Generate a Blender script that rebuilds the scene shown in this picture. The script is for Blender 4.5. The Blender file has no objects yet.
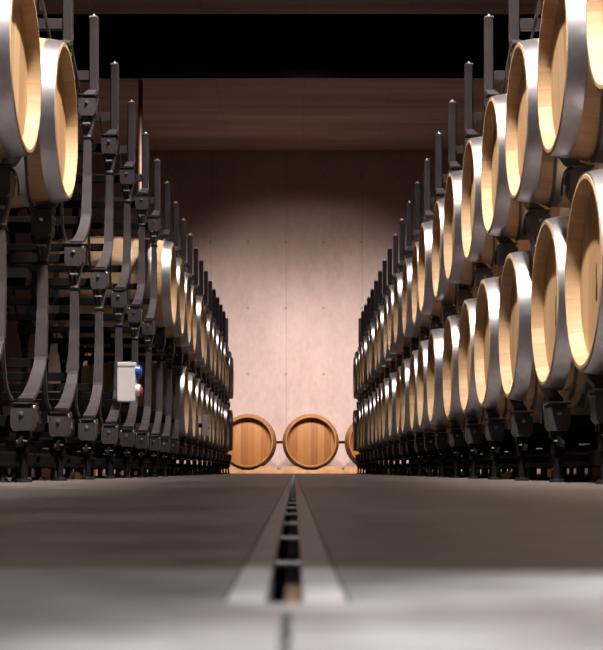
import bpy, bmesh, math, random
from mathutils import Vector, Matrix
random.seed(7)
PI = math.pi
COL = bpy.context.scene.collection
F = 1538.0          # focal length in pixels of the 603 px wide frame
H = 0.04            # camera height, on the floor
P = 0.865            # pitch of the racks along the aisle

# ------------------------------------------------------------------ materials
def new_mat(name):
    m = bpy.data.materials.new(name); m.use_nodes = True
    nt = m.node_tree; b = nt.nodes['Principled BSDF']
    return m, nt, b
def N(nt, t, **kw):
    n = nt.nodes.new(t)
    for k, v in kw.items():
        if k in n.inputs.keys(): n.inputs[k].default_value = v
        else: setattr(n, k, v)
    return n
def L(nt, a, b): nt.links.new(a, b)
def ramp(nt, stops):
    r = nt.nodes.new('ShaderNodeValToRGB')
    while len(r.color_ramp.elements) < len(stops): r.color_ramp.elements.new(0.5)
    for e, (p, c) in zip(r.color_ramp.elements, stops):
        e.position = p; e.color = (*c, 1) if len(c) == 3 else c
    return r
def math_n(nt, op, a=None, b=None):
    n = nt.nodes.new('ShaderNodeMath'); n.operation = op
    for i, v in enumerate((a, b)):
        if v is None: continue
        if isinstance(v, (int, float)): n.inputs[i].default_value = v
        else: L(nt, v, n.inputs[i])
    return n.outputs[0]

def mat_plain(name, col, rough=0.5, metal=0.0, noise=0.0, scale=20, bump=0.0, spec=None):
    m, nt, b = new_mat(name)
    b.inputs['Roughness'].default_value = rough; b.inputs['Metallic'].default_value = metal
    if spec is not None: b.inputs['Specular IOR Level'].default_value = spec
    tc = N(nt, 'ShaderNodeTexCoord'); nz = N(nt, 'ShaderNodeTexNoise', Scale=scale, Detail=6.0)
    L(nt, tc.outputs['Object'], nz.inputs['Vector'])
    d = noise
    r = ramp(nt, [(0.3, tuple(c*(1-d) for c in col)), (0.7, tuple(min(1, c*(1+d)) for c in col))])
    L(nt, nz.outputs['Fac'], r.inputs['Fac']); L(nt, r.outputs['Color'], b.inputs['Base Color'])
    if bump:
        bp = N(nt, 'ShaderNodeBump', Strength=bump, Distance=0.004)
        L(nt, nz.outputs['Fac'], bp.inputs['Height']); L(nt, bp.outputs['Normal'], b.inputs['Normal'])
    return m

def mat_head(name='oak_head', k=(1, 1, 1)):
    # barrel head: five or six vertical boards with grain running along them
    m, nt, b = new_mat(name); b.inputs['Roughness'].default_value = 0.6
    b.inputs['Specular IOR Level'].default_value = 0.3
    tc = N(nt, 'ShaderNodeTexCoord'); oi = N(nt, 'ShaderNodeObjectInfo')
    sep = N(nt, 'ShaderNodeSeparateXYZ'); L(nt, tc.outputs['Object'], sep.inputs[0])
    y = math_n(nt, 'MULTIPLY', sep.outputs['Y'], 9.0)
    fl = math_n(nt, 'FLOOR', y); fr = math_n(nt, 'FRACT', y)
    seed = math_n(nt, 'ADD', fl, math_n(nt, 'MULTIPLY', oi.outputs['Random'], 57.0))
    wn = N(nt, 'ShaderNodeTexWhiteNoise'); wn.noise_dimensions = '1D'; L(nt, seed, wn.inputs['W'])
    mp = N(nt, 'ShaderNodeMapping'); mp.inputs['Scale'].default_value = (30, 60, 3.0)
    L(nt, tc.outputs['Object'], mp.inputs['Vector'])
    ad = N(nt, 'ShaderNodeVectorMath'); ad.operation = 'ADD'
    cb = N(nt, 'ShaderNodeCombineXYZ'); L(nt, seed, cb.inputs[0]); L(nt, cb.outputs[0], ad.inputs[1]); L(nt, mp.outputs[0], ad.inputs[0])
    g = N(nt, 'ShaderNodeTexNoise', Scale=1.0, Detail=5.0, Distortion=0.6); L(nt, ad.outputs[0], g.inputs['Vector'])
    mix = math_n(nt, 'ADD', math_n(nt, 'MULTIPLY', wn.outputs['Value'], 0.45), math_n(nt, 'MULTIPLY', g.outputs['Fac'], 0.55))
    r = ramp(nt, [(p, tuple(a*b_ for a, b_ in zip(c, k))) for p, c in ((0.2, (0.38, 0.22, 0.105)), (0.5, (0.54, 0.345, 0.18)), (0.8, (0.66, 0.46, 0.27)))])
    L(nt, mix, r.inputs['Fac'])
    seam = math_n(nt, 'LESS_THAN', fr, 0.03)
    mx = N(nt, 'ShaderNodeMix'); mx.data_type = 'RGBA'; L(nt, math_n(nt, 'MULTIPLY', seam, 0.55), mx.inputs[0])
    L(nt, r.outputs['Color'], mx.inputs[6]); mx.inputs[7].default_value = (0.16, 0.08, 0.03, 1)
    hs = N(nt, 'ShaderNodeHueSaturation'); L(nt, mx.outputs[2], hs.inputs['Color'])
    L(nt, math_n(nt, 'ADD', math_n(nt, 'MULTIPLY', oi.outputs['Random'], 0.25), 0.87), hs.inputs['Value'])
    L(nt, hs.outputs['Color'], b.inputs['Base Color'])
    bp = N(nt, 'ShaderNodeBump', Strength=0.15, Distance=0.002); L(nt, g.outputs['Fac'], bp.inputs['Height']); L(nt, bp.outputs['Normal'], b.inputs['Normal'])
    return m

def mat_stave(name='oak_staves', k=(1, 1, 1)):
    m, nt, b = new_mat(name); b.inputs['Roughness'].default_value = 0.6
    b.inputs['Specular IOR Level'].default_value = 0.3
    tc = N(nt, 'ShaderNodeTexCoord'); oi = N(nt, 'ShaderNodeObjectInfo')
    sep = N(nt, 'ShaderNodeSeparateXYZ'); L(nt, tc.outputs['Object'], sep.inputs[0])
    a = nt.nodes.new('ShaderNodeMath'); a.operation = 'ARCTAN2'; L(nt, sep.outputs['Z'], a.inputs[0]); L(nt, sep.outputs['Y'], a.inputs[1])
    kk = math_n(nt, 'MULTIPLY', a.outputs[0], 28/(2*PI)); fl = math_n(nt, 'FLOOR', kk); fr = math_n(nt, 'FRACT', kk)
    seed = math_n(nt, 'ADD', fl, math_n(nt, 'MULTIPLY', oi.outputs['Random'], 91.0))
    wn = N(nt, 'ShaderNodeTexWhiteNoise'); wn.noise_dimensions = '1D'; L(nt, seed, wn.inputs['W'])
    mp = N(nt, 'ShaderNodeMapping'); mp.inputs['Scale'].default_value = (3, 45, 45); L(nt, tc.outputs['Object'], mp.inputs['Vector'])
    g = N(nt, 'ShaderNodeTexNoise', Scale=1.0, Detail=5.0); L(nt, mp.outputs[0], g.inputs['Vector'])
    mix = math_n(nt, 'ADD', math_n(nt, 'MULTIPLY', wn.outputs['Value'], 0.45), math_n(nt, 'MULTIPLY', g.outputs['Fac'], 0.55))
    r = ramp(nt, [(p, tuple(a*b_ for a, b_ in zip(c, k))) for p, c in ((0.2, (0.42, 0.26, 0.14)), (0.8, (0.57, 0.405, 0.245)))]); L(nt, mix, r.inputs['Fac'])
    seam = math_n(nt, 'LESS_THAN', fr, 0.03)
    mx = N(nt, 'ShaderNodeMix'); mx.data_type = 'RGBA'; L(nt, math_n(nt, 'MULTIPLY', seam, 0.3), mx.inputs[0])
    L(nt, r.outputs['Color'], mx.inputs[6]); mx.inputs[7].default_value = (0.14, 0.07, 0.03, 1)
    L(nt, mx.outputs[2], b.inputs['Base Color'])
    return m

def mat_floor():
    m, nt, b = new_mat('troweled_concrete')
    tc = N(nt, 'ShaderNodeTexCoord')
    mp = N(nt, 'ShaderNodeMapping'); mp.inputs['Scale'].default_value = (0.8, 1.6, 1); L(nt, tc.outputs['Object'], mp.inputs['Vector'])
    n1 = N(nt, 'ShaderNodeTexNoise', Scale=3.2, Detail=9.0, Roughness=0.62); L(nt, mp.outputs[0], n1.inputs['Vector'])
    n2 = N(nt, 'ShaderNodeTexNoise', Scale=24.0, Detail=6.0); L(nt, mp.outputs[0], n2.inputs['Vector'])
    f = math_n(nt, 'ADD', math_n(nt, 'MULTIPLY', n1.outputs['Fac'], 0.7), math_n(nt, 'MULTIPLY', n2.outputs['Fac'], 0.3))
    r = ramp(nt, [(0.38, (0.070, 0.054, 0.050)), (0.5, (0.135, 0.114, 0.108)), (0.62, (0.23, 0.205, 0.20))]); L(nt, f, r.inputs['Fac'])
    L(nt, r.outputs['Color'], b.inputs['Base Color'])
    r2 = ramp(nt, [(0.3, (0.36,)*3), (0.7, (0.58,)*3)]); L(nt, n1.outputs['Fac'], r2.inputs['Fac']); L(nt, r2.outputs['Color'], b.inputs['Roughness'])
    b.inputs['Specular IOR Level'].default_value = 0.45
    bp = N(nt, 'ShaderNodeBump', Strength=0.25, Distance=0.002); L(nt, n2.outputs['Fac'], bp.inputs['Height']); L(nt, bp.outputs['Normal'], b.inputs['Normal'])
    return m

def mat_concrete(name, lo, hi, axis_scale=(1, 1, 1), seam_axis=None, seam_w=1.35, seam_off=0.0, rough=0.8):
    m, nt, b = new_mat(name); b.inputs['Roughness'].default_value = rough; b.inputs['Specular IOR Level'].default_value = 0.2
    tc = N(nt, 'ShaderNodeTexCoord'); mp = N(nt, 'ShaderNodeMapping'); mp.inputs['Scale'].default_value = axis_scale
    L(nt, tc.outputs['Object'], mp.inputs['Vector'])
    n1 = N(nt, 'ShaderNodeTexNoise', Scale=0.8, Detail=10.0, Roughness=0.65); L(nt, mp.outputs[0], n1.inputs['Vector'])
    n2 = N(nt, 'ShaderNodeTexNoise', Scale=14.0, Detail=8.0, Roughness=0.7); L(nt, mp.outputs[0], n2.inputs['Vector'])
    f = math_n(nt, 'ADD', math_n(nt, 'MULTIPLY', n1.outputs['Fac'], 0.65), math_n(nt, 'MULTIPLY', n2.outputs['Fac'], 0.35))
    r = ramp(nt, [(0.33, lo), (0.67, hi)]); L(nt, f, r.inputs['Fac'])
    out = r.outputs['Color']
    if seam_axis:
        sep = N(nt, 'ShaderNodeSeparateXYZ'); L(nt, tc.outputs['Object'], sep.inputs[0])
        fr = math_n(nt, 'FRACT', math_n(nt, 'DIVIDE', math_n(nt, 'ADD', sep.outputs[seam_axis], 100*seam_w - seam_off), seam_w))
        s = math_n(nt, 'LESS_THAN', fr, 0.012)
        mx = N(nt, 'ShaderNodeMix'); mx.data_type = 'RGBA'; L(nt, math_n(nt, 'MULTIPLY', s, 0.22), mx.inputs[0])
        L(nt, out, mx.inputs[6]); mx.inputs[7].default_value = (0.10, 0.07, 0.06, 1); out = mx.outputs[2]
    if seam_axis:
        u = math_n(nt, 'FRACT', math_n(nt, 'DIVIDE', math_n(nt, 'ADD', sep.outputs['X'], 100*seam_w - seam_off + 0.34), seam_w/2))
        v = math_n(nt, 'FRACT', math_n(nt, 'DIVIDE', sep.outputs['Z'], 1.18))
        du = math_n(nt, 'MULTIPLY', math_n(nt, 'SUBTRACT', u, 0.5), seam_w/2); dv = math_n(nt, 'MULTIPLY', math_n(nt, 'SUBTRACT', v, 0.5), 1.18)
        dd = math_n(nt, 'ADD', math_n(nt, 'MULTIPLY', du, du), math_n(nt, 'MULTIPLY', dv, dv))
        mx2 = N(nt, 'ShaderNodeMix'); mx2.data_type = 'RGBA'; L(nt, math_n(nt, 'MULTIPLY', math_n(nt, 'LESS_THAN', dd, 0.0006), 0.4), mx2.inputs[0])
        L(nt, out, mx2.inputs[6]); mx2.inputs[7].default_value = (0.12, 0.09, 0.08, 1); out = mx2.outputs[2]
    L(nt, out, b.inputs['Base Color'])
    bp = N(nt, 'ShaderNodeBump', Strength=0.3, Distance=0.004); L(nt, n2.outputs['Fac'], bp.inputs['Height']); L(nt, bp.outputs['Normal'], b.inputs['Normal'])
    return m

M = dict(
    head=mat_head(), stave=mat_stave(), head2=mat_head('amber_oak_head', (0.58, 0.41, 0.25)), stave2=mat_stave('amber_oak_staves', (0.64, 0.47, 0.31)), floor=mat_floor(),
    hoop=mat_plain('galvanised_hoop', (0.47, 0.46, 0.50), 0.35, 0.95, 0.10, 30),
    darkhoop=mat_plain('dark_hoop', (0.05, 0.04, 0.035), 0.5, 0.6, 0.2, 30),
    rivet=mat_plain('rivet_steel', (0.2, 0.2, 0.21), 0.4, 0.9, 0.1, 30),
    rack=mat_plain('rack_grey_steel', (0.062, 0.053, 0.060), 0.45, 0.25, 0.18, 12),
    rackdark=mat_plain('rack_dark_and_shaded_steel', (0.008, 0.007, 0.008), 0.65, 0.0, 0.2, 14, 0, 0.06),  # dark fittings, plus shade of rear frames, rails and bases as colour
    bolt=mat_plain('zinc_bolt', (0.75, 0.73, 0.72), 0.25, 0.9, 0.05, 30),
    tab=mat_plain('galvanised_tab', (0.62, 0.60, 0.62), 0.35, 0.6, 0.08, 30),
    rubber=mat_plain('black_rubber', (0.010, 0.010, 0.011), 0.7, 0.0, 0.1, 30, 0, 0.1),
    wall=mat_concrete('fair_faced_concrete', (0.40, 0.315, 0.285), (0.58, 0.475, 0.44), (1, 1, 0.55), 'X', 1.35, -0.15),
    ceil=mat_concrete('board_marked_soffit', (0.22, 0.15, 0.13), (0.52, 0.36, 0.32), (0.25, 2.5, 1), 'X', 1.30, 0.14),
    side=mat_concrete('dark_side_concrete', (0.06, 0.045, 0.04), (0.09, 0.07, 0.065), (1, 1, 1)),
    black=mat_plain('black_recess_shade', (0.012, 0.010, 0.011), 0.9, 0, 0.2, 8),  # darkness of the unlit ceiling recess put into the colour
    timber=mat_plain('pale_pine', (0.40, 0.225, 0.105), 0.65, 0, 0.22, 9),
    drain=mat_plain('drain_frame_steel', (0.27, 0.225, 0.215), 0.6, 0.0, 0.1, 25),
    joint=mat_plain('joint_filler', (0.03, 0.022, 0.022), 0.8, 0, 0.2, 30),
    bar=mat_plain('drain_bar_steel', (0.40, 0.42, 0.46), 0.45, 0.3, 0.1, 30),
    brown=mat_plain('brown_wood', (0.13, 0.07, 0.035), 0.7, 0, 0.3, 300),
    white=mat_plain('white_plastic', (0.80, 0.76, 0.77), 0.4, 0, 0.02, 20),
    blue=mat_plain('blue_plastic', (0.02, 0.10, 0.55), 0.35, 0, 0.05, 20),
    red=mat_plain('red_plastic', (0.45, 0.06, 0.04), 0.4, 0, 0.05, 20),
    greyp=mat_plain('grey_plastic', (0.42, 0.40, 0.47), 0.45, 0, 0.04, 20),
    ink=mat_plain('burnt_brand', (0.012, 0.008, 0.006), 0.7, 0, 0.1, 20),
    pipe=mat_plain('copper_brown_pipe', (0.28, 0.19, 0.15), 0.4, 0.4, 0.1, 20),
)

# ------------------------------------------------------------------ mesh helpers
class MB:
    def __init__(s): s.bm = bmesh.new()
    def box(s, x0, x1, y0, y1, z0, z1, bev=0.0, seg=1):
        r = bmesh.ops.create_cube(s.bm, size=1.0)
        for v in r['verts']:
            v.co = Vector(((x0+x1)/2 + v.co.x*(x1-x0), (y0+y1)/2 + v.co.y*(y1-y0), (z0+z1)/2 + v.co.z*(z1-z0)))
        if bev:
            es = list({e for v in r['verts'] for e in v.link_edges})
            bmesh.ops.bevel(s.bm, geom=es, offset=bev, segments=seg, affect='EDGES', profile=0.6)
        return s
    def cyl(s, a, b, r, r2=None, seg=16):
        a = Vector(a); b = Vector(b); d = b - a
        q = d.to_track_quat('Z', 'Y').to_matrix().to_4x4()
        bmesh.ops.create_cone(s.bm, cap_ends=True, segments=seg, radius1=r, radius2=r if r2 is None else r2,
                              depth=d.length, matrix=Matrix.Translation((a+b)/2) @ q)
        return s
    def tube(s, pts, r, seg=8):
        pts = [Vector(p) for p in pts]; rings = []
        for i, p in enumerate(pts):
            t = (pts[min(i+1, len(pts)-1)] - pts[max(i-1, 0)]).normalized()
            q = t.to_track_quat('Z', 'Y')
            rings.append([s.bm.verts.new(p + q @ Vector((math.cos(k*2*PI/seg)*r, math.sin(k*2*PI/seg)*r, 0))) for k in range(seg)])
        for a, b in zip(rings, rings[1:]):
            for k in range(seg): s.bm.faces.new((a[k], a[(k+1) % seg], b[(k+1) % seg], b[k]))
        s.bm.faces.new(rings[0][::-1]); s.bm.faces.new(rings[-1])
        return s
    def ribbon(s, pts, wx, th):
        # bar of rectangular section following points (y, z); width along x may vary: pts = (y, z[, wx, th])
        rings = []; n = len(pts)
        for i, p in enumerate(pts):
            a = pts[max(i-1, 0)]; b = pts[min(i+1, n-1)]
            ty, tz = b[0]-a[0], b[1]-a[1]; l = math.hypot(ty, tz); ny, nz = -tz/l, ty/l
            w = p[2] if len(p) > 2 else wx; t = p[3] if len(p) > 3 else th
            rings.append([s.bm.verts.new((sx*w/2 + (p[4] if len(p) > 4 else 0), p[0]+sn*ny*t/2, p[1]+sn*nz*t/2)) for sx, sn in ((-1, -1), (1, -1), (1, 1), (-1, 1))])
        for a, b in zip(rings, rings[1:]):
            for k in range(4): s.bm.faces.new((a[k], a[(k+1) % 4], b[(k+1) % 4], b[k]))
        s.bm.faces.new(rings[0][::-1]); s.bm.faces.new(rings[-1])
        return s
    def prism(s, outline, x0, x1):
        # outline in (y, z) extruded along x
        a = [s.bm.verts.new((x0, y, z)) for y, z in outline]; b = [s.bm.verts.new((x1, y, z)) for y, z in outline]
        n = len(a)
        s.bm.faces.new(a); s.bm.faces.new(b[::-1])
        for k in range(n): s.bm.faces.new((a[k], b[k], b[(k+1) % n], a[(k+1) % n]))
        return s
    def prism_y(s, outline, y0, y1):
        a = [s.bm.verts.new((x, y0, z)) for x, z in outline]; b = [s.bm.verts.new((x, y1, z)) for x, z in outline]
        n = len(a)
        s.bm.faces.new(a); s.bm.faces.new(b[::-1])
        for k in range(n): s.bm.faces.new((a[k], b[k], b[(k+1) % n], a[(k+1) % n]))
        return s
    def lathe(s, prof, seg=64, closed=True):
        # prof = (x, r) revolved about the x axis
        rings = []
        for x, r in prof:
            if r < 1e-6: rings.append([s.bm.verts.new((x, 0, 0))])
            else: rings.append([s.bm.verts.new((x, r*math.cos(k*2*PI/seg), r*math.sin(k*2*PI/seg))) for k in range(seg)])
        m = len(rings)
        for i in range(m if closed else m-1):
            a, b = rings[i], rings[(i+1) % m]
            for k in range(seg):
                k2 = (k+1) % seg
                if len(a) == 1 and len(b) == 1: continue
                if len(a) == 1: s.bm.faces.new((a[0], b[k2], b[k]))
                elif len(b) == 1: s.bm.faces.new((a[k], a[k2], b[0]))
                else: s.bm.faces.new((a[k], a[k2], b[k2], b[k]))
        return s
    def mesh(s, name, mat, smooth=35):
        bmesh.ops.recalc_face_normals(s.bm, faces=s.bm.faces)
        me = bpy.data.meshes.new(name); s.bm.to_mesh(me); s.bm.free()
        if smooth:
            for p in me.polygons: p.use_smooth = True
            me.set_sharp_from_angle(angle=math.radians(smooth))
        me.materials.append(mat)
        return me
    def build(s, name, mat, parent=None, smooth=35, loc=(0, 0, 0)):
        return link(name, s.mesh(name, mat, smooth), parent, loc)
def link(name, me, parent=None, loc=(0, 0, 0)):
    o = bpy.data.objects.new(name, me); COL.objects.link(o)
    o.parent = parent; o.location = loc
    return o
def tag(o, label, cat, group=None):
    o['label'] = label; o['category'] = cat
    if group: o['group'] = group
    return o
def empty(name, loc, rz=0):
    o = bpy.data.objects.new(name, None); COL.objects.link(o); o.location = loc; o.rotation_euler = (0, 0, rz)
    o.empty_display_size = 0.1
    return o
def structure(o): o['kind'] = 'structure'; return o
def copy_tree(o, parent=None):
    c = o.copy(); COL.objects.link(c); c.parent = parent
    for ch in o.children: copy_tree(ch, c)
    return c
ORD = ['nearest', 'second', 'third', 'fourth', 'fifth', 'sixth', 'seventh', 'eighth', 'ninth', 'tenth', 'eleventh', 'twelfth',
       'thirteenth', 'fourteenth', 'fifteenth', 'sixteenth', 'seventeenth', 'eighteenth', 'nineteenth', 'twentieth', 'twenty-first',
       'twenty-second', 'twenty-third', 'twenty-fourth', 'twenty-fifth', 'twenty-sixth', 'twenty-seventh']

# ------------------------------------------------------------------ room
DW, ZC = 27.45, 5.77           # end wall distance, soffit height
GX0, GX1 = -0.0222, 0.0172    # drain strip, left and right edge
GY0 = 0.466                   # near end of the drain plates
def room():
    b = MB()
    b.box(-6, GX0, -4, DW, -0.3, 0); b.box(GX1, 6, -4, DW, -0.3, 0)
    b.box(GX0, -0.0035, -4, GY0, -0.3, 0); b.box(-0.0010, GX1, -4, GY0, -0.3, 0)
    b.box(GX0, GX1, -4, DW, -0.3, -0.06)
    b.box(-0.0035, -0.0010, -4, GY0, -0.06, -0.008); b.box(-0.0035, -0.0010, 0.438, GY0, -0.008, 0)
    structure(b.build('floor', M['floor'], smooth=0))
    structure(MB().box(-6, 6, DW, DW+0.3, -0.3, 7.5).build('wall_back', M['wall'], smooth=0))
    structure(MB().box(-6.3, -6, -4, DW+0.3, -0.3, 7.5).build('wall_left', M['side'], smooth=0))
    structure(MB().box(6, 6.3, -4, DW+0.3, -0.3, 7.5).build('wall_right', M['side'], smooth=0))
    structure(MB().box(-6, 6, -4.3, -4, -0.3, 7.5).build('wall_front', M['side'], smooth=0))
    b = MB(); b.box(-6, 6, -4, 19.28, ZC, ZC+0.25); b.box(-6, 6, 22.44, DW, ZC, ZC+0.25)
    structure(b.build('ceiling', M['ceil'], smooth=0))
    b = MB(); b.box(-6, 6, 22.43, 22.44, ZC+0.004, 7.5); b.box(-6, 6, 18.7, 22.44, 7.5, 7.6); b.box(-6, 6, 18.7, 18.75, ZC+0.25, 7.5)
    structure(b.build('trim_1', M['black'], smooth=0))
room()

# drain running down the aisle
def drain():
    d = empty('floor_drain', (0, GY0, 0))
    tag(d, 'long narrow slotted steel drain running down the middle of the aisle floor', 'drain')
    y0, y1 = 0.0, 25.6-GY0
    g = 0.0013; s0, s1 = -0.0088, 0.0028
    MB().box(GX0+g, s0, y0, y1, -0.012, 0.0004).build('cover_plate', M['drain'], d, 0)
    MB().box(s1, GX1-g, y0, y1, -0.012, 0.0004).build('cover_plate', M['drain'], d, 0)
    MB().box(GX0, GX0+g, y0, y1, -0.012, 0.0002).build('edge_joint', M['joint'], d, 0)
    MB().box(GX1-g, GX1, y0, y1, -0.012, 0.0002).build('edge_joint', M['joint'], d, 0)
    b = MB(); b.box(s0-0.012, s0, y0, y1, -0.058, -0.0125); b.box(s1, s1+0.012, y0, y1, -0.058, -0.0125)
    b.box(s0-0.012, s1+0.012, y0, y1, -0.0598, -0.058)
    b.build('channel', M['rubber'], d, 0)
    k = 0.697-GY0; n = 0
    bm_ = MB().box(s0, s1, -0.006, 0.006, -0.0035, -0.0010, 0.0004).mesh('bar', M['bar'], 0)
    while k < y1 and n < 90:
        link('bar', bm_, d, (0, k, 0)); k += 0.271; n += 1
    w = MB().box(-0.0032, 0.0026, GY0+0.001, GY0+0.105, -0.04, -0.0022, 0.0006).build('wood_offcut', M['brown'], None, 0)
    tag(w, 'small brown piece of wood lying in the near end of the drain slot', 'wood offcut')
drain()

# ------------------------------------------------------------------ barrels
LEN, RH, RB = 0.95, 0.299, 0.345
def rad(x, L_=LEN, rh=RH, rb=RB):
    u = (x/L_)*2-1; return rb - (rb-rh)*abs(u)**2.0
def stave_mesh(L_, rh, rb, rec, name):
    t = 0.026
    outer = [(x*L_/24, rad(x*L_/24, L_, rh, rb)) for x in range(25)]
    outer = [(0.0, rh-0.006), (0.005, rh)] + outer[1:-1] + [(L_-0.005, rh), (L_, rh-0.006)]
    inner = [(L_, rh-0.017), (L_-rec-0.01, rh-t-0.004), (L_-rec-0.05, rh-t), (rec+0.05, rh-t), (rec+0.01, rh-t-0.004), (0.0, rh-0.017)]
    return MB().lathe(outer+inner).mesh(name, M['stave'])
def head_mesh(L_, r, rec):
    return MB().lathe([(rec, 0), (rec, r*0.985), (rec+0.004, r), (rec+0.02, r), (rec+0.02, 0)], closed=False).mesh('head', M['head'])
def hoop_mesh(a, b, L_, rh, rb, mat, name='hoop'):
    o = 0.0025; n = 3
    xs = [a+(b-a)*i/n for i in range(n+1)]
    pr = [(x, rad(x, L_, rh, rb)+o) for x in xs] + [(x, rad(x, L_, rh, rb)-0.001) for x in reversed(xs)]
    return MB().lathe(pr).mesh(name, mat)
REC = 0.045
ME_st = stave_mesh(LEN, RH, RB, REC, 'stave_body')
ME_hd = head_mesh(LEN, RH-0.018, REC)
HO = [(0.003, 0.062), (0.125, 0.165), (0.275, 0.320)]
ME_ho = [hoop_mesh(a, b, LEN, RH, RB, M['hoop']) for a, b in HO]
ME_rv = {}
def rivet_mesh(a, b):
    m = MB()
    for f in (0.3, 0.7):
        x = a+(b-a)*f; r = rad(x)+0.0025
        m.cyl((x, 0, r-0.002), (x, 0, r+0.0025), 0.005, 0.004, 10)
    return m.mesh('rivets', M['rivet'])
ME_rvs = [rivet_mesh(a, b) for a, b in HO]
ME_bung = MB().cyl((LEN/2, 0, RB-0.01), (LEN/2, 0, RB+0.012), 0.028, 0.024, 20).mesh('bung', M['white'])
def make_barrel():
    t = empty('wine_barrel', (0, 0, 0))
    z = (0, 0, RB)
    link('stave_body', ME_st, t, z)
    h = link('head', ME_hd, t, z)
    h2 = link('head', ME_hd, t, (LEN, 0, RB)); h2.rotation_euler = (0, 0, PI)
    for me, rv in zip(ME_ho, ME_rvs):
        o = link('hoop', me, t, z); link('rivets', rv, o)
        o = link('hoop', me, t, (LEN, 0, RB)); o.rotation_euler = (0, 0, PI); link('rivets', rv, o)
    link('bung', ME_bung, t, z)
    return t
proto_barrel = make_barrel(); used = [False]
def place_barrel(x, y, zc, side, label, group):
    t = proto_barrel if not used[0] else copy_tree(proto_barrel)
    used[0] = True
    t.location = (x, y, zc-RB); t.rotation_euler = (0, 0, 0 if side > 0 else PI)
    r0 = random.uniform(-0.5, 0.5)
    for ch in t.children:
        k = ch.name.split('.')[0]
        if k == 'head' : ch.rotation_euler = (random.uniform(-0.25, 0.25), 0, ch.rotation_euler[2])
        elif k == 'hoop': ch.rotation_euler = (random.uniform(-2.6, 2.6), 0, ch.rotation_euler[2])
        elif k == 'stave_body': ch.rotation_euler = (r0, 0, 0)
    tag(t, label, 'barrel', group)
    return t
def mark_mesh():
    # small burnt upright mark: slim stroke with a thicker lower half
    ol = [(-0.010, 0.062), (-0.003, 0.060), (0.004, 0.022), (-0.004, 0.004), (0.004, -0.008), (0.006, -0.048), (-0.006, -0.052), (-0.016, -0.040), (-0.018, -0.004), (-0.012, 0.012), (-0.005, 0.022), (-0.010, 0.042)]
    return MB().prism(ol, -0.0012, 0.0005).mesh('branded_mark', M['ink'], 0)
ME_mark = mark_mesh()

# ------------------------------------------------------------------ racks
NZ = [0.247, 1.012, 1.777]     # node (bolt) heights
TIP = 2.268
RD = 0.83                     # distance from the front frame to the rear frame
PY = -0.045                   # the foot of a post stands a little nearer than the middle of its bay
TY = -0.216
def leg_pts(s, top=False):
    # legs spread from the post foot and curve down round the barrels to the node blocks at y = s*P/2
    e = P/2-0.036
    if top:
        if s < 0: return [(TY, 0.145, 0.046, 0.022), (TY-0.012, 0.11, 0.046, 0.022), (TY-0.09, 0.085, 0.048, 0.020), (-e, 0.0525, 0.056, 0.012)]
        return [(TY+0.004, 0.14, 0.020, 0.020, -0.010), (TY+0.02, 0.11, 0.014, 0.020, -0.008), (TY+0.36, 0.075, 0.011, 0.018, 0.015), (e, 0.0525, 0.011, 0.012, 0.036)]
    if s < 0:
        return [(-0.045, 0.255, 0.046, 0.020), (-0.060, 0.215, 0.046, 0.020), (-0.115, 0.170, 0.047, 0.016), (-0.20, 0.118, 0.050, 0.016), (-0.30, 0.076, 0.053, 0.014), (-e, 0.0525, 0.056, 0.012)]
    return [(-0.03, 0.245, 0.020, 0.020, -0.010), (-0.012, 0.215, 0.014, 0.020, -0.008), (0.10, 0.160, 0.011, 0.018, 0.008), (0.22, 0.098, 0.011, 0.016, 0.024), (0.31, 0.066, 0.011, 0.012, 0.032), (e, 0.0525, 0.011, 0.012, 0.036)]
def block_meshes():
    d = {}
    b = MB()
    b.prism_y([(-0.040, 0.020), (0.040, 0.020), (0.040, -0.045), (0.030, -0.062), (-0.030, -0.062), (-0.040, -0.045)], -0.042, 0.042)
    d['node_block'] = b.mesh('node_block', M['rack'], 0)
    d['top_plate'] = MB().box(-0.042, 0.042, -0.044, 0.044, 0.0345, 0.0395, 0.001).box(-0.03, 0.03, -0.030, 0.030, 0.0195, 0.035).mesh('top_plate', M['rack'], 0)
    b = MB().cyl((0, -0.0415, 0), (0, -0.047, 0), 0.0095, 0.0085, 6).cyl((0, -0.047, 0), (0, -0.051, 0), 0.006, 0.004, 12)
    d['bolt'] = b.mesh('bolt', M['bolt'])
    d['tab'] = MB().box(-0.018, 0.018, -0.040, 0.015, -0.100, -0.095).mesh('tab', M['tab'], 0)
    for s in (-1, 1):
        b = MB()
        b.cyl((-0.03, s*0.085, 0.026), (0.045, s*0.085, 0.026), 0.016, seg=18)
        b.cyl((-0.036, s*0.085, 0.026), (-0.03, s*0.085, 0.026), 0.009, seg=12)
        d['roller', s] = b.mesh('roller', M['tab'])
        b = MB()
        b.tube([(-0.036, s*0.045, 0.030), (-0.036, s*0.075, 0.040), (-0.036, s*0.11, 0.028), (-0.036, s*0.135, 0.0), (-0.036, s*0.14, -0.03)], 0.0035)
        b.box(-0.034, -0.028, *sorted((s*0.04, s*0.105)), 0.0, 0.018)
        b.box(-0.02, 0.004, *sorted((s*0.05, s*0.065)), -0.085, 0.0); b.box(0.016, 0.036, *sorted((s*0.075, s*0.09)), -0.085, 0.0)
        b.box(-0.025, 0.04, *sorted((s*0.04, s*0.095)), -0.008, 0.002)
        d['roller_bracket', s] = b.mesh('roller_bracket', M['rack'], 0)
    return d
BM = block_meshes()
SHADED = {}
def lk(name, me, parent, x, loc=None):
    # the rear frame (x > 0) of each rack carries its shade as near-black colour
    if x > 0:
        if me.name not in SHADED:
            SHADED[me.name] = me.copy(); SHADED[me.name].materials.clear(); SHADED[me.name].materials.append(M['rackdark'])
        me = SHADED[me.name]
    return link(name, me, parent, loc or (0, 0, 0))
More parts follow.
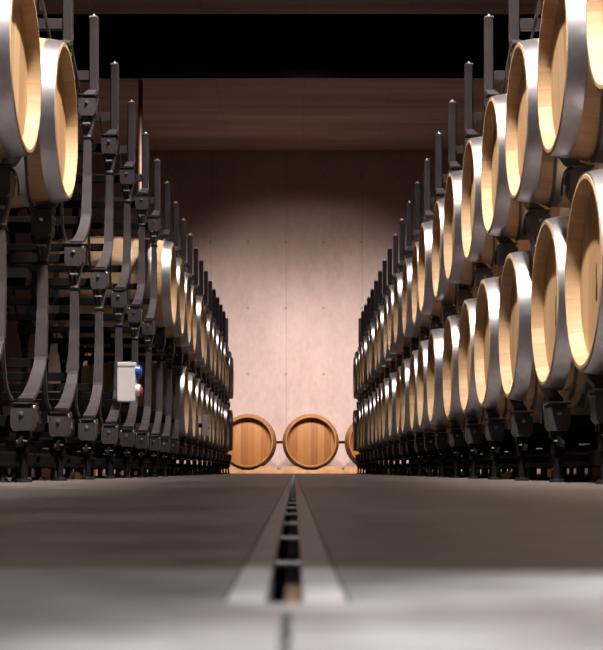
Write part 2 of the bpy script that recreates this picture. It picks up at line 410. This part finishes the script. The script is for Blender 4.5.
def rail_mesh(z0, z1, y0, y1): return MB().box(0.03, RD-0.03, y0, y1, z0, z1, 0.003).mesh('cross_rail', M['rackdark'], 0)
def post_mesh(h, tip=False):
    # square tube post from its foot at 0.16 up to height h
    b = MB()
    w = 0.020
    if not tip:
        b.ribbon([(PY, 0.235, 0.046, 0.036), (-0.028, 0.32, 0.043, 0.036), (-0.012, 0.42, 0.040, 0.036), (-0.004, h-0.16, 0.034, 0.036), (0, h-0.155, 0.034, 0.036)], 0.04, 0.04)
    else:
        b.box(-w, w, TY-0.024, TY+0.024, 0.10, h-0.020, 0.0035)
        b.box(-w-0.003, -w+0.0005, TY-0.012, TY+0.012, 0.12, h-0.03); b.box(w-0.0005, w+0.003, TY-0.012, TY+0.012, 0.12, h-0.03)
    return b.mesh('post', M['rack'], 0)
def neck_mesh(h):
    b = MB()
    # collar and V-shaped neck widening into the block above
    for s in (-1, 1):
        a = MB; b.prism_y([(s*0.004, h-0.155), (s*0.018, h-0.155), (s*0.034, h-0.06), (s*0.022, h-0.06)], -0.016, 0.016)
    b.box(-0.006, 0.006, -0.012, 0.012, h-0.157, h-0.06)
    return b.mesh('neck', M['rack'], 0)
def collar_mesh(h): return MB().box(-0.022, 0.022, -0.024, 0.024, h-0.172, h-0.156, 0.003).mesh('collar', M['rackdark'], 0)
dz = NZ[1]-NZ[0]
ME_leg = {s: MB().ribbon(leg_pts(s), 0.05, 0.02).mesh('leg', M['rack'], 0) for s in (-1, 1)}
ME_legt = {s: MB().ribbon(leg_pts(s, True), 0.05, 0.02).mesh('leg', M['rack'], 0) for s in (-1, 1)}
ME_post = post_mesh(dz); ME_neck = neck_mesh(dz); ME_col = collar_mesh(dz)
TH = TIP-NZ[2]
ME_ptop = post_mesh(TH, True)
ME_cap = MB().box(-0.0215, 0.0215, TY-0.0255, TY+0.0255, TH-0.021, TH-0.014, 0.002).cyl((0, TY, TH-0.014), (0, TY, TH-0.004), 0.014, 0.007, 12).cyl((0, TY, TH-0.004), (0, TY, TH+0.002), 0.006, 0.003, 10).mesh('cap', M['tab'])
ME_stubt = MB().box(0.018, RD-0.018, TY-0.018, TY+0.018, 0.165, 0.212, 0.002).mesh('cross_rail', M['rack'], 0)
ME_stub = MB().box(0.018, RD-0.018, -0.018, 0.014, 0.195, 0.232, 0.002).mesh('cross_rail', M['rackdark'], 0)
ME_saddle = {q: MB().box(0.36, 0.46, -0.05, 0.05, -0.006, q).mesh('saddle', M['rubber'], 0) for q in (0.0425, 0.0525)}
ME_rail0 = MB().box(0.04, RD-0.04, -0.020, 0.020, -0.045, -0.005, 0.002).mesh('cross_rail', M['rackdark'], 0)

def node(parent, x, z):
    blk = lk('node_block', BM['node_block'], parent, x, (x, 0, z))
    lk('bolt', BM['bolt'], blk, x); lk('tab', BM['tab'], blk, x)
    lk('top_plate', BM['top_plate'], parent, x, (x, 0, z))
    for s in (1,):
        rb = lk('roller_bracket', BM['roller_bracket', s], parent, x, (x, 0, z)); lk('roller', BM['roller', s], rb, x)
def make_base():
    t = empty('rack_base_frame', (0, 0, 0))
    z = NZ[0]
    for x in (0, RD):
        node(t, x, z)
        b = MB().box(x-0.022, x+0.022, -0.020, 0.020, 0.10, z-0.060, 0.003)
        for s in (-1, 1):
            b.prism([(s*0.015, 0.175), (s*0.015, 0.13), (s*0.12, 0.125), (s*0.12, 0.138)], x-0.006, x+0.006)
        b.build('pedestal', M['rackdark'], t, 0)
        bx = x + (0.13 if x == 0 else 0.0)
        MB().box(bx-0.02, bx+0.02, -P/2+0.001, P/2-0.001, 0.058, 0.115 if x == 0 else 0.20, 0.003).build('base_beam', M['rackdark'], t, 0)  # shade in the near-black colour; rear beam raised to hide the lit wall
        for s, fx in ((-0.24, bx), (0.0, x), (0.24, bx)):
            MB().cyl((fx, s, 0.014), (fx, s, 0.101 if fx == x else 0.058), 0.014, seg=14).cyl((fx, s, 0), (fx, s, 0.014), 0.032, 0.026, 18).build('foot', M['rubber'], t)
    link('cross_rail', ME_rail0, t, (0, 0, z)); link('saddle', ME_saddle[0.0525], t, (0, 0, z))
    MB().box(0.0, RD-0.03, -0.02, 0.02, 0.075, 0.101).build('cross_rail', M['rackdark'], t, 0)
    return t
def make_upright():
    t = empty('rack_upright_frame', (0, 0, 0))
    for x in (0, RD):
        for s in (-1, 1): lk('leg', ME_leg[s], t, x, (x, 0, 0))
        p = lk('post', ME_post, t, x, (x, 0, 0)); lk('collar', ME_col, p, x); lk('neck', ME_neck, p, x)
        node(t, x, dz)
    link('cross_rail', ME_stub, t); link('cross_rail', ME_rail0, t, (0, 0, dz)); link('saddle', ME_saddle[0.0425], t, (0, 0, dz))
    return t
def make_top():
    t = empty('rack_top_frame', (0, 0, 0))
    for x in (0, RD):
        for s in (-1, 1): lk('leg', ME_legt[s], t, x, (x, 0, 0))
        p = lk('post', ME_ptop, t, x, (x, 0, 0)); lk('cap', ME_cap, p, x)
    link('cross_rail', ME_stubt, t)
    return t
protos = {}
def place_frame(kind, maker, x, y, z, side, label, group):
    if kind not in protos: protos[kind] = maker(); t = protos[kind]
    else: t = copy_tree(protos[kind])
    t.location = (x, y, z); t.scale = (1 if side > 0 else -1, 1, 1)
    tag(t, label, 'barrel rack', group)

NK = 27
def side_racks(side):
    nm = 'right' if side > 0 else 'left'
    XB = 0.950 if side > 0 else 0.978
    for i, k in enumerate(range(4, NK)):
        y = (k+0.42)*P
        place_frame('base', make_base, side*XB, y, 0, side,
                    f'shade-darkened floor-level base of the {nm} barrel rack, {ORD[i]} from the camera', f'{nm} rack floor-level bases')
    for tier in (0, 1, 2):
        half = 0.5 if tier != 1 else 0.0
        ks = range(4, NK-1) if half else range(4, NK)
        for i, k in enumerate(ks):
            y = (k+0.42+half)*P
            if tier < 2:
                nt = ('lower', 'middle')[tier]
                place_frame('upright', make_upright, side*XB, y, NZ[tier], side,
                            f'grey steel forked rack upright in {nm} rack, {nt} tier, {ORD[i]} from the camera', f'{nm} rack {nt}-tier uprights')
            else:
                place_frame('top', make_top, side*(XB-0.001), y, NZ[2], side,
                            f'grey steel post with capped tip topping the {nm} rack, {ORD[i]} from the camera', f'{nm} rack top posts')
    # barrels
    off = NZ[0]+0.0395+0.006+RB
    for row, (zc, half) in enumerate(((NZ[0]+0.053+RB, 0.0), (NZ[1]+0.043+RB, 0.5))):
        rn = ('lower', 'upper')[row]; cnt = 0
        if side > 0: ks = list(range(4, NK if row == 0 else NK-1))
        else: ks = list(range(15, NK)) if row == 0 else [4, 5, 6] + list(range(12, NK-1))
        XH = {(1, 0): 0.888, (1, 1): 0.862, (-1, 0): 0.925, (-1, 1): 0.885}[(side, row)]
        for k in ks:
            y = (k+0.42+half)*P
            jx = random.uniform(-0.014, 0.012)
            if side < 0 and row == 1 and k <= 6:
                lab = f'oak barrel at front of left rack, upper row, {ORD[k-4]} of three'
            else:
                lab = f'oak wine barrel in {nm} rack, {rn} row, {ORD[cnt]} from the camera'
                if side < 0: lab = f'oak barrel beyond empty bays, left rack, {rn} row, {ORD[cnt]} of its run'
                cnt += 1
            t = place_barrel(side*(XH+jx), y, zc, side, lab, f'barrels in the {nm} rack, {rn} row')
            if side > 0 and row == 0 and k in (5, 6):
                t['label'] = f'oak barrel with dark burnt mark on head, lower right row, {"nearer" if k == 5 else "farther"} one'
                link('branded_mark', ME_mark, t, (REC-0.0002, 0.0, RB-0.035))['label'] = 'dark burnt mark'
side_racks(1); side_racks(-1)

# added wooden wedges, standing in for warm light spots under the racks
def wedge(x, y, w, h, rz, label):
    b = MB().prism([(-w/2, 0), (w/2, 0), (w/2, h*0.35), (-w/2*0.1, h), (-w/2, h)], -0.03, 0.03)
    o = b.build('warm_spot_wedge', M['timber'], None, 0); o.location = (x, y, 0); o.rotation_euler = (0, 0, rz)
    tag(o, label, 'wedge', 'stand-in wedges for warm light under the racks')
for side, nm in ((1, 'right'), (-1, 'left')):
    cnt = 0
    for i in range(20):
        y = (5 + i + 0.92)*P + random.uniform(-0.06, 0.06)
        x = side*((0.962 if side > 0 else 0.992) + random.uniform(0.10, 0.55))
        wedge(x, y, random.uniform(0.05, 0.10), random.uniform(0.035, 0.052), random.uniform(-0.8, 0.8),
              f'added wooden wedge standing in for warm light under the {nm} rack, {ORD[i]} from the camera')

# ------------------------------------------------------------------ boxes on the left rack
def socket_box():
    y = 8.35; s = y/F
    x0, x1 = (118-294.3)*s, (136-294.3)*s; z0, z1 = H+(471.2-401.5)*s, H+(471.2-362)*s
    t = empty('power_socket_box', ((x0+x1)/2-0.004, y+0.05, z0))
    tag(t, 'tall white box with blue round socket fixed to the left rack', 'socket box')
    w = (x1-x0)/2+0.001; h = z1-z0
    MB().box(-w, w, -0.05, 0.03, 0, h, 0.005, 2).build('housing', M['white'], t, 0)
    MB().box(-w+0.002, w-0.002, -0.053, -0.0495, h*0.90, h*0.985, 0.001).build('lid', M['white'], t, 0)
    MB().cyl((w-0.002, -0.01, h*0.76), (w+0.024, -0.01, h*0.76), 0.043, 0.038, 24).cyl((w+0.024, -0.01, h*0.76), (w+0.03, -0.01, h*0.76), 0.030, 0.026, 24).build('socket', M['blue'], t)
    MB().cyl((w-0.002, -0.01, h*0.30), (w+0.022, -0.01, h*0.30), 0.038, 0.030, 24).build('connector', M['white'], t)
    MB().cyl((w+0.0215, -0.01, h*0.27), (w+0.034, -0.01, h*0.27), 0.030, 0.024, 24).build('connector_ring', M['red'], t)
    MB().box(-0.03, 0.0, 0.02, 0.042, h*0.2, h*0.8).build('mounting_plate', M['rackdark'], t, 0)
socket_box()
def junction():
    y = 15.1; s = y/F
    x0, x1 = (202.5-294.3)*s, (208.5-294.3)*s; z0, z1 = H+(471.2-436)*s, H+(471.2-415)*s
    t = empty('junction_box', ((x0+x1)/2, y, z0))
    tag(t, 'small pale grey box hanging on the left rack beside far barrels', 'junction box')
    w = (x1-x0)/2; h = z1-z0
    MB().box(-w, w, -0.03, 0.03, 0, h, 0.004, 2).build('housing', M['greyp'], t, 0)
    MB().box(-w-0.06, -w+0.001, -0.01, 0.01, h*0.4, h*0.6).build('bracket', M['rackdark'], t, 0)
    MB().cyl((w-0.001, 0, h*0.4), (w+0.014, 0, h*0.4), 0.02, 0.016, 16).build('connector', M['timber'], t)
junction()
def pipe():
    x, y = (140.6-294.3)/F*22.56, 22.56
    b = MB().cyl((x, y, 0), (x, y, ZC), 0.035, seg=20)
    o = b.build('down_pipe', M['pipe']); tag(o, 'thin brown vertical pipe running up to the soffit behind the left rack', 'pipe')
pipe()

# ------------------------------------------------------------------ big barrels by the end wall
BR, BHR, BL = 0.478, 0.420, 1.08
YB = 25.53
ME2_st = stave_mesh(BL, BHR, BR, 0.095, 'stave_body'); ME2_st.materials[0] = M['stave2']
ME2_hd = head_mesh(BL, BHR-0.020, 0.095); ME2_hd.materials[0] = M['head2']
HO2 = [(0.10, 0.145), (0.30, 0.345)]
ME2_ho = [hoop_mesh(a, b, BL, BHR, BR, M['stave2']) for a, b in HO2]
ME2_end = hoop_mesh(0.004, 0.05, BL, BHR, BR, M['stave2'])
ZB = 0.53
def big_barrel(px, label):
    x = (px-294.3)/F*YB
    t = empty('large_barrel', (x, YB, ZB-BR), PI/2)
    zz = (0, 0, BR)
    link('stave_body', ME2_st, t, zz)
    a = link('head', ME2_hd, t, zz); c = link('head', ME2_hd, t, (BL, 0, BR)); c.rotation_euler = (0, 0, PI)
    for me in ME2_ho + [ME2_end]:
        link('hoop', me, t, zz); o = link('hoop', me, t, (BL, 0, BR)); o.rotation_euler = (0, 0, PI)
    tag(t, label, 'barrel', 'large barrels by the end wall')
    return x
xs = [big_barrel(247.5, 'large oak barrel lying head-on by the end wall, next to the left rack'),
      big_barrel(311.0, 'large oak barrel lying head-on in the centre of the end wall'),
      big_barrel(374.5, 'large oak barrel by the end wall, mostly hidden behind the right rack')]
for x in ((xs[0]+xs[1])/2, (xs[1]+xs[2])/2):
    o = MB().box(-0.066, 0.066, -0.03, 0.03, -0.022, 0.022, 0.004).build('spacer_bar', M['rackdark'], None, 0)
    o.location = (x, YB+0.5, ZB)
    tag(o, 'short dark spacer bar between the ' + ('left and middle' if x < 0 else 'middle and right') + ' large barrels', 'spacer')
for i, (yy, w) in enumerate(((0.10, 'front'), (0.82, 'rear'))):
    o = MB().box(-2.2, 2.4, -0.05, 0.05, 0, 0.06, 0.004).build('timber_beam', M['timber'], None, 0)
    o.location = (0, YB+yy, 0)
    tag(o, f'long pale timber beam on the floor under the large barrels, {w} one', 'beam')
wn = 0
for j, (bx, nm) in enumerate(zip(xs, ('left', 'middle', 'right'))):
    for s in (-1, 1):
        for yy, w in ((0.10, 'front'), (0.82, 'rear')):
            h1, h2 = (0.062, 0.024) if w == 'front' else (0.038, 0.010)
            ol = [(s*a, c) for a, c in ((0.10, 0), (0.50, 0), (0.50, h1), (0.21, h1), (0.13, h2), (0.10, h2*0.7))]
            o = MB().prism_y(ol, -0.045, 0.045).build('barrel_chock', M['timber'], None, 0)
            o.location = (bx, YB+yy, 0.06)
            tag(o, f'pale wooden chock at {"left" if s < 0 else "right"} side under the {nm} large barrel, {w} beam', 'chock', 'chocks under the large barrels')

# ------------------------------------------------------------------ lights
def area(name, loc, target, sx, sy, power, col, spread=PI):
    l = bpy.data.lights.new(name, 'AREA'); l.shape = 'RECTANGLE'; l.size = sx; l.size_y = sy; l.energy = power; l.color = col; l.spread = spread
    o = bpy.data.objects.new(name, l); COL.objects.link(o); o.location = loc
    o.rotation_euler = (Vector(target)-Vector(loc)).to_track_quat('-Z', 'Y').to_euler()
    return o
def spot(name, loc, target, power, ang, blend, col, rad_=0.1):
    l = bpy.data.lights.new(name, 'SPOT'); l.energy = power; l.spot_size = math.radians(ang); l.spot_blend = blend; l.color = col; l.shadow_soft_size = rad_
    o = bpy.data.objects.new(name, l); COL.objects.link(o); o.location = loc
    o.rotation_euler = (Vector(target)-Vector(loc)).to_track_quat('-Z', 'Y').to_euler()
    return o
WARM = (1.0, 0.90, 0.81)
# spotlights in the dark ceiling recess, washing the end wall
for x, tx, p in ((-1.5, -1.05, 2500), (1.8, 1.6, 3300), (0.2, 0.2, 1100)):
    spot('wall_washer', (x, 19.75, 6.05), (tx, DW, 0.0), p, 52, 1.0, (1.0, 0.84, 0.79), 0.25)
spot('wall_washer', (0.2, 19.75, 6.05), (0.2, DW, 0.8), 900, 55, 0.6, (1.0, 0.80, 0.72), 0.3)  # added wide fill spot, brightens the upper wall
# added narrow fill lights over the aisle, lifting the floor
for y, p in ((1.0, 5), (5.8, 5), (10.5, 5), (15.0, 5)):
    o = area('aisle_floor_fill', (0, y, 5.3), (0, y+0.001, 0), 0.1, 4.4, p, (1.0, 0.88, 0.80), math.radians(22))
    o.rotation_euler = (0, 0, 0)
# track lamps over the aisle, each run tilted towards one rack and down the aisle
for y, p in ((0.8, 46), (4.3, 42), (7.8, 23), (11.3, 12), (14.8, 7), (18.3, 4)):
    for sd in (-1, 1):
        o = area('track_lamp', (-sd*0.2, y, 5.2), (0, 0, 0), 0.12, 3.6, p, WARM, math.radians(23))
        d = Vector((sd*1.22, 1.4, -4.0)).normalized(); yy = (Vector((0, 1, 0)) - d*d.y).normalized(); xx = yy.cross(-d)
        o.rotation_euler = Matrix((xx, yy, -d)).transposed().to_euler()
# daylight from the entrance behind the camera
area('entrance_daylight', (0.9, -3.4, 2.0), (0.0, 6.0, 0.6), 2.4, 2.6, 3.5, (0.80, 0.88, 1.0))
spot('floor_patch_spot', (0.6, -0.9, 2.2), (0.1, -0.39, 0), 340, 43, 0.05, (0.74, 0.91, 1.0), 0.02)  # added spot that draws the cool patch on the near floor
spot('floor_patch_spot', (0.5, -0.1, 2.4), (0.27, 0.29, 0), 800, 17, 0.45, (0.93, 0.98, 1.0), 0.02)  # second added spot, brightens the right of that patch
# warm lamps in the neighbouring aisles, glimpsed under the racks
for s in (-1, 1):
    for y in (6, 13): area('side_aisle_lamp', (s*4.2, y, 2.2), (s*3.6, y, 0), 0.4, 2.0, 6, (1.0, 0.62, 0.32), math.radians(90))

w = bpy.data.worlds.new('World'); bpy.context.scene.world = w; w.use_nodes = True
bg = w.node_tree.nodes['Background']; bg.inputs[0].default_value = (0.5, 0.45, 0.5, 1); bg.inputs[1].default_value = 0.008

# ------------------------------------------------------------------ camera
c = bpy.data.cameras.new('Camera'); cam = bpy.data.objects.new('Camera', c); COL.objects.link(cam)
cam.location = (0, 0, H); cam.rotation_euler = (PI/2, 0, 0)
c.sensor_fit = 'HORIZONTAL'; c.sensor_width = 36; c.lens = F*36/603
c.shift_x = (301.5-294.3)/603; c.shift_y = (471.2-325)/603
c.clip_start = 0.01; c.clip_end = 100
c.dof.use_dof = True; c.dof.focus_distance = 6.5; c.dof.aperture_fstop = 24
sc = bpy.context.scene; sc.camera = cam
sc.view_settings.view_transform = 'Standard'; sc.view_settings.look = 'None'; sc.view_settings.gamma = 1
sc.view_settings.use_curve_mapping = False; sc.view_settings.exposure = 0.0
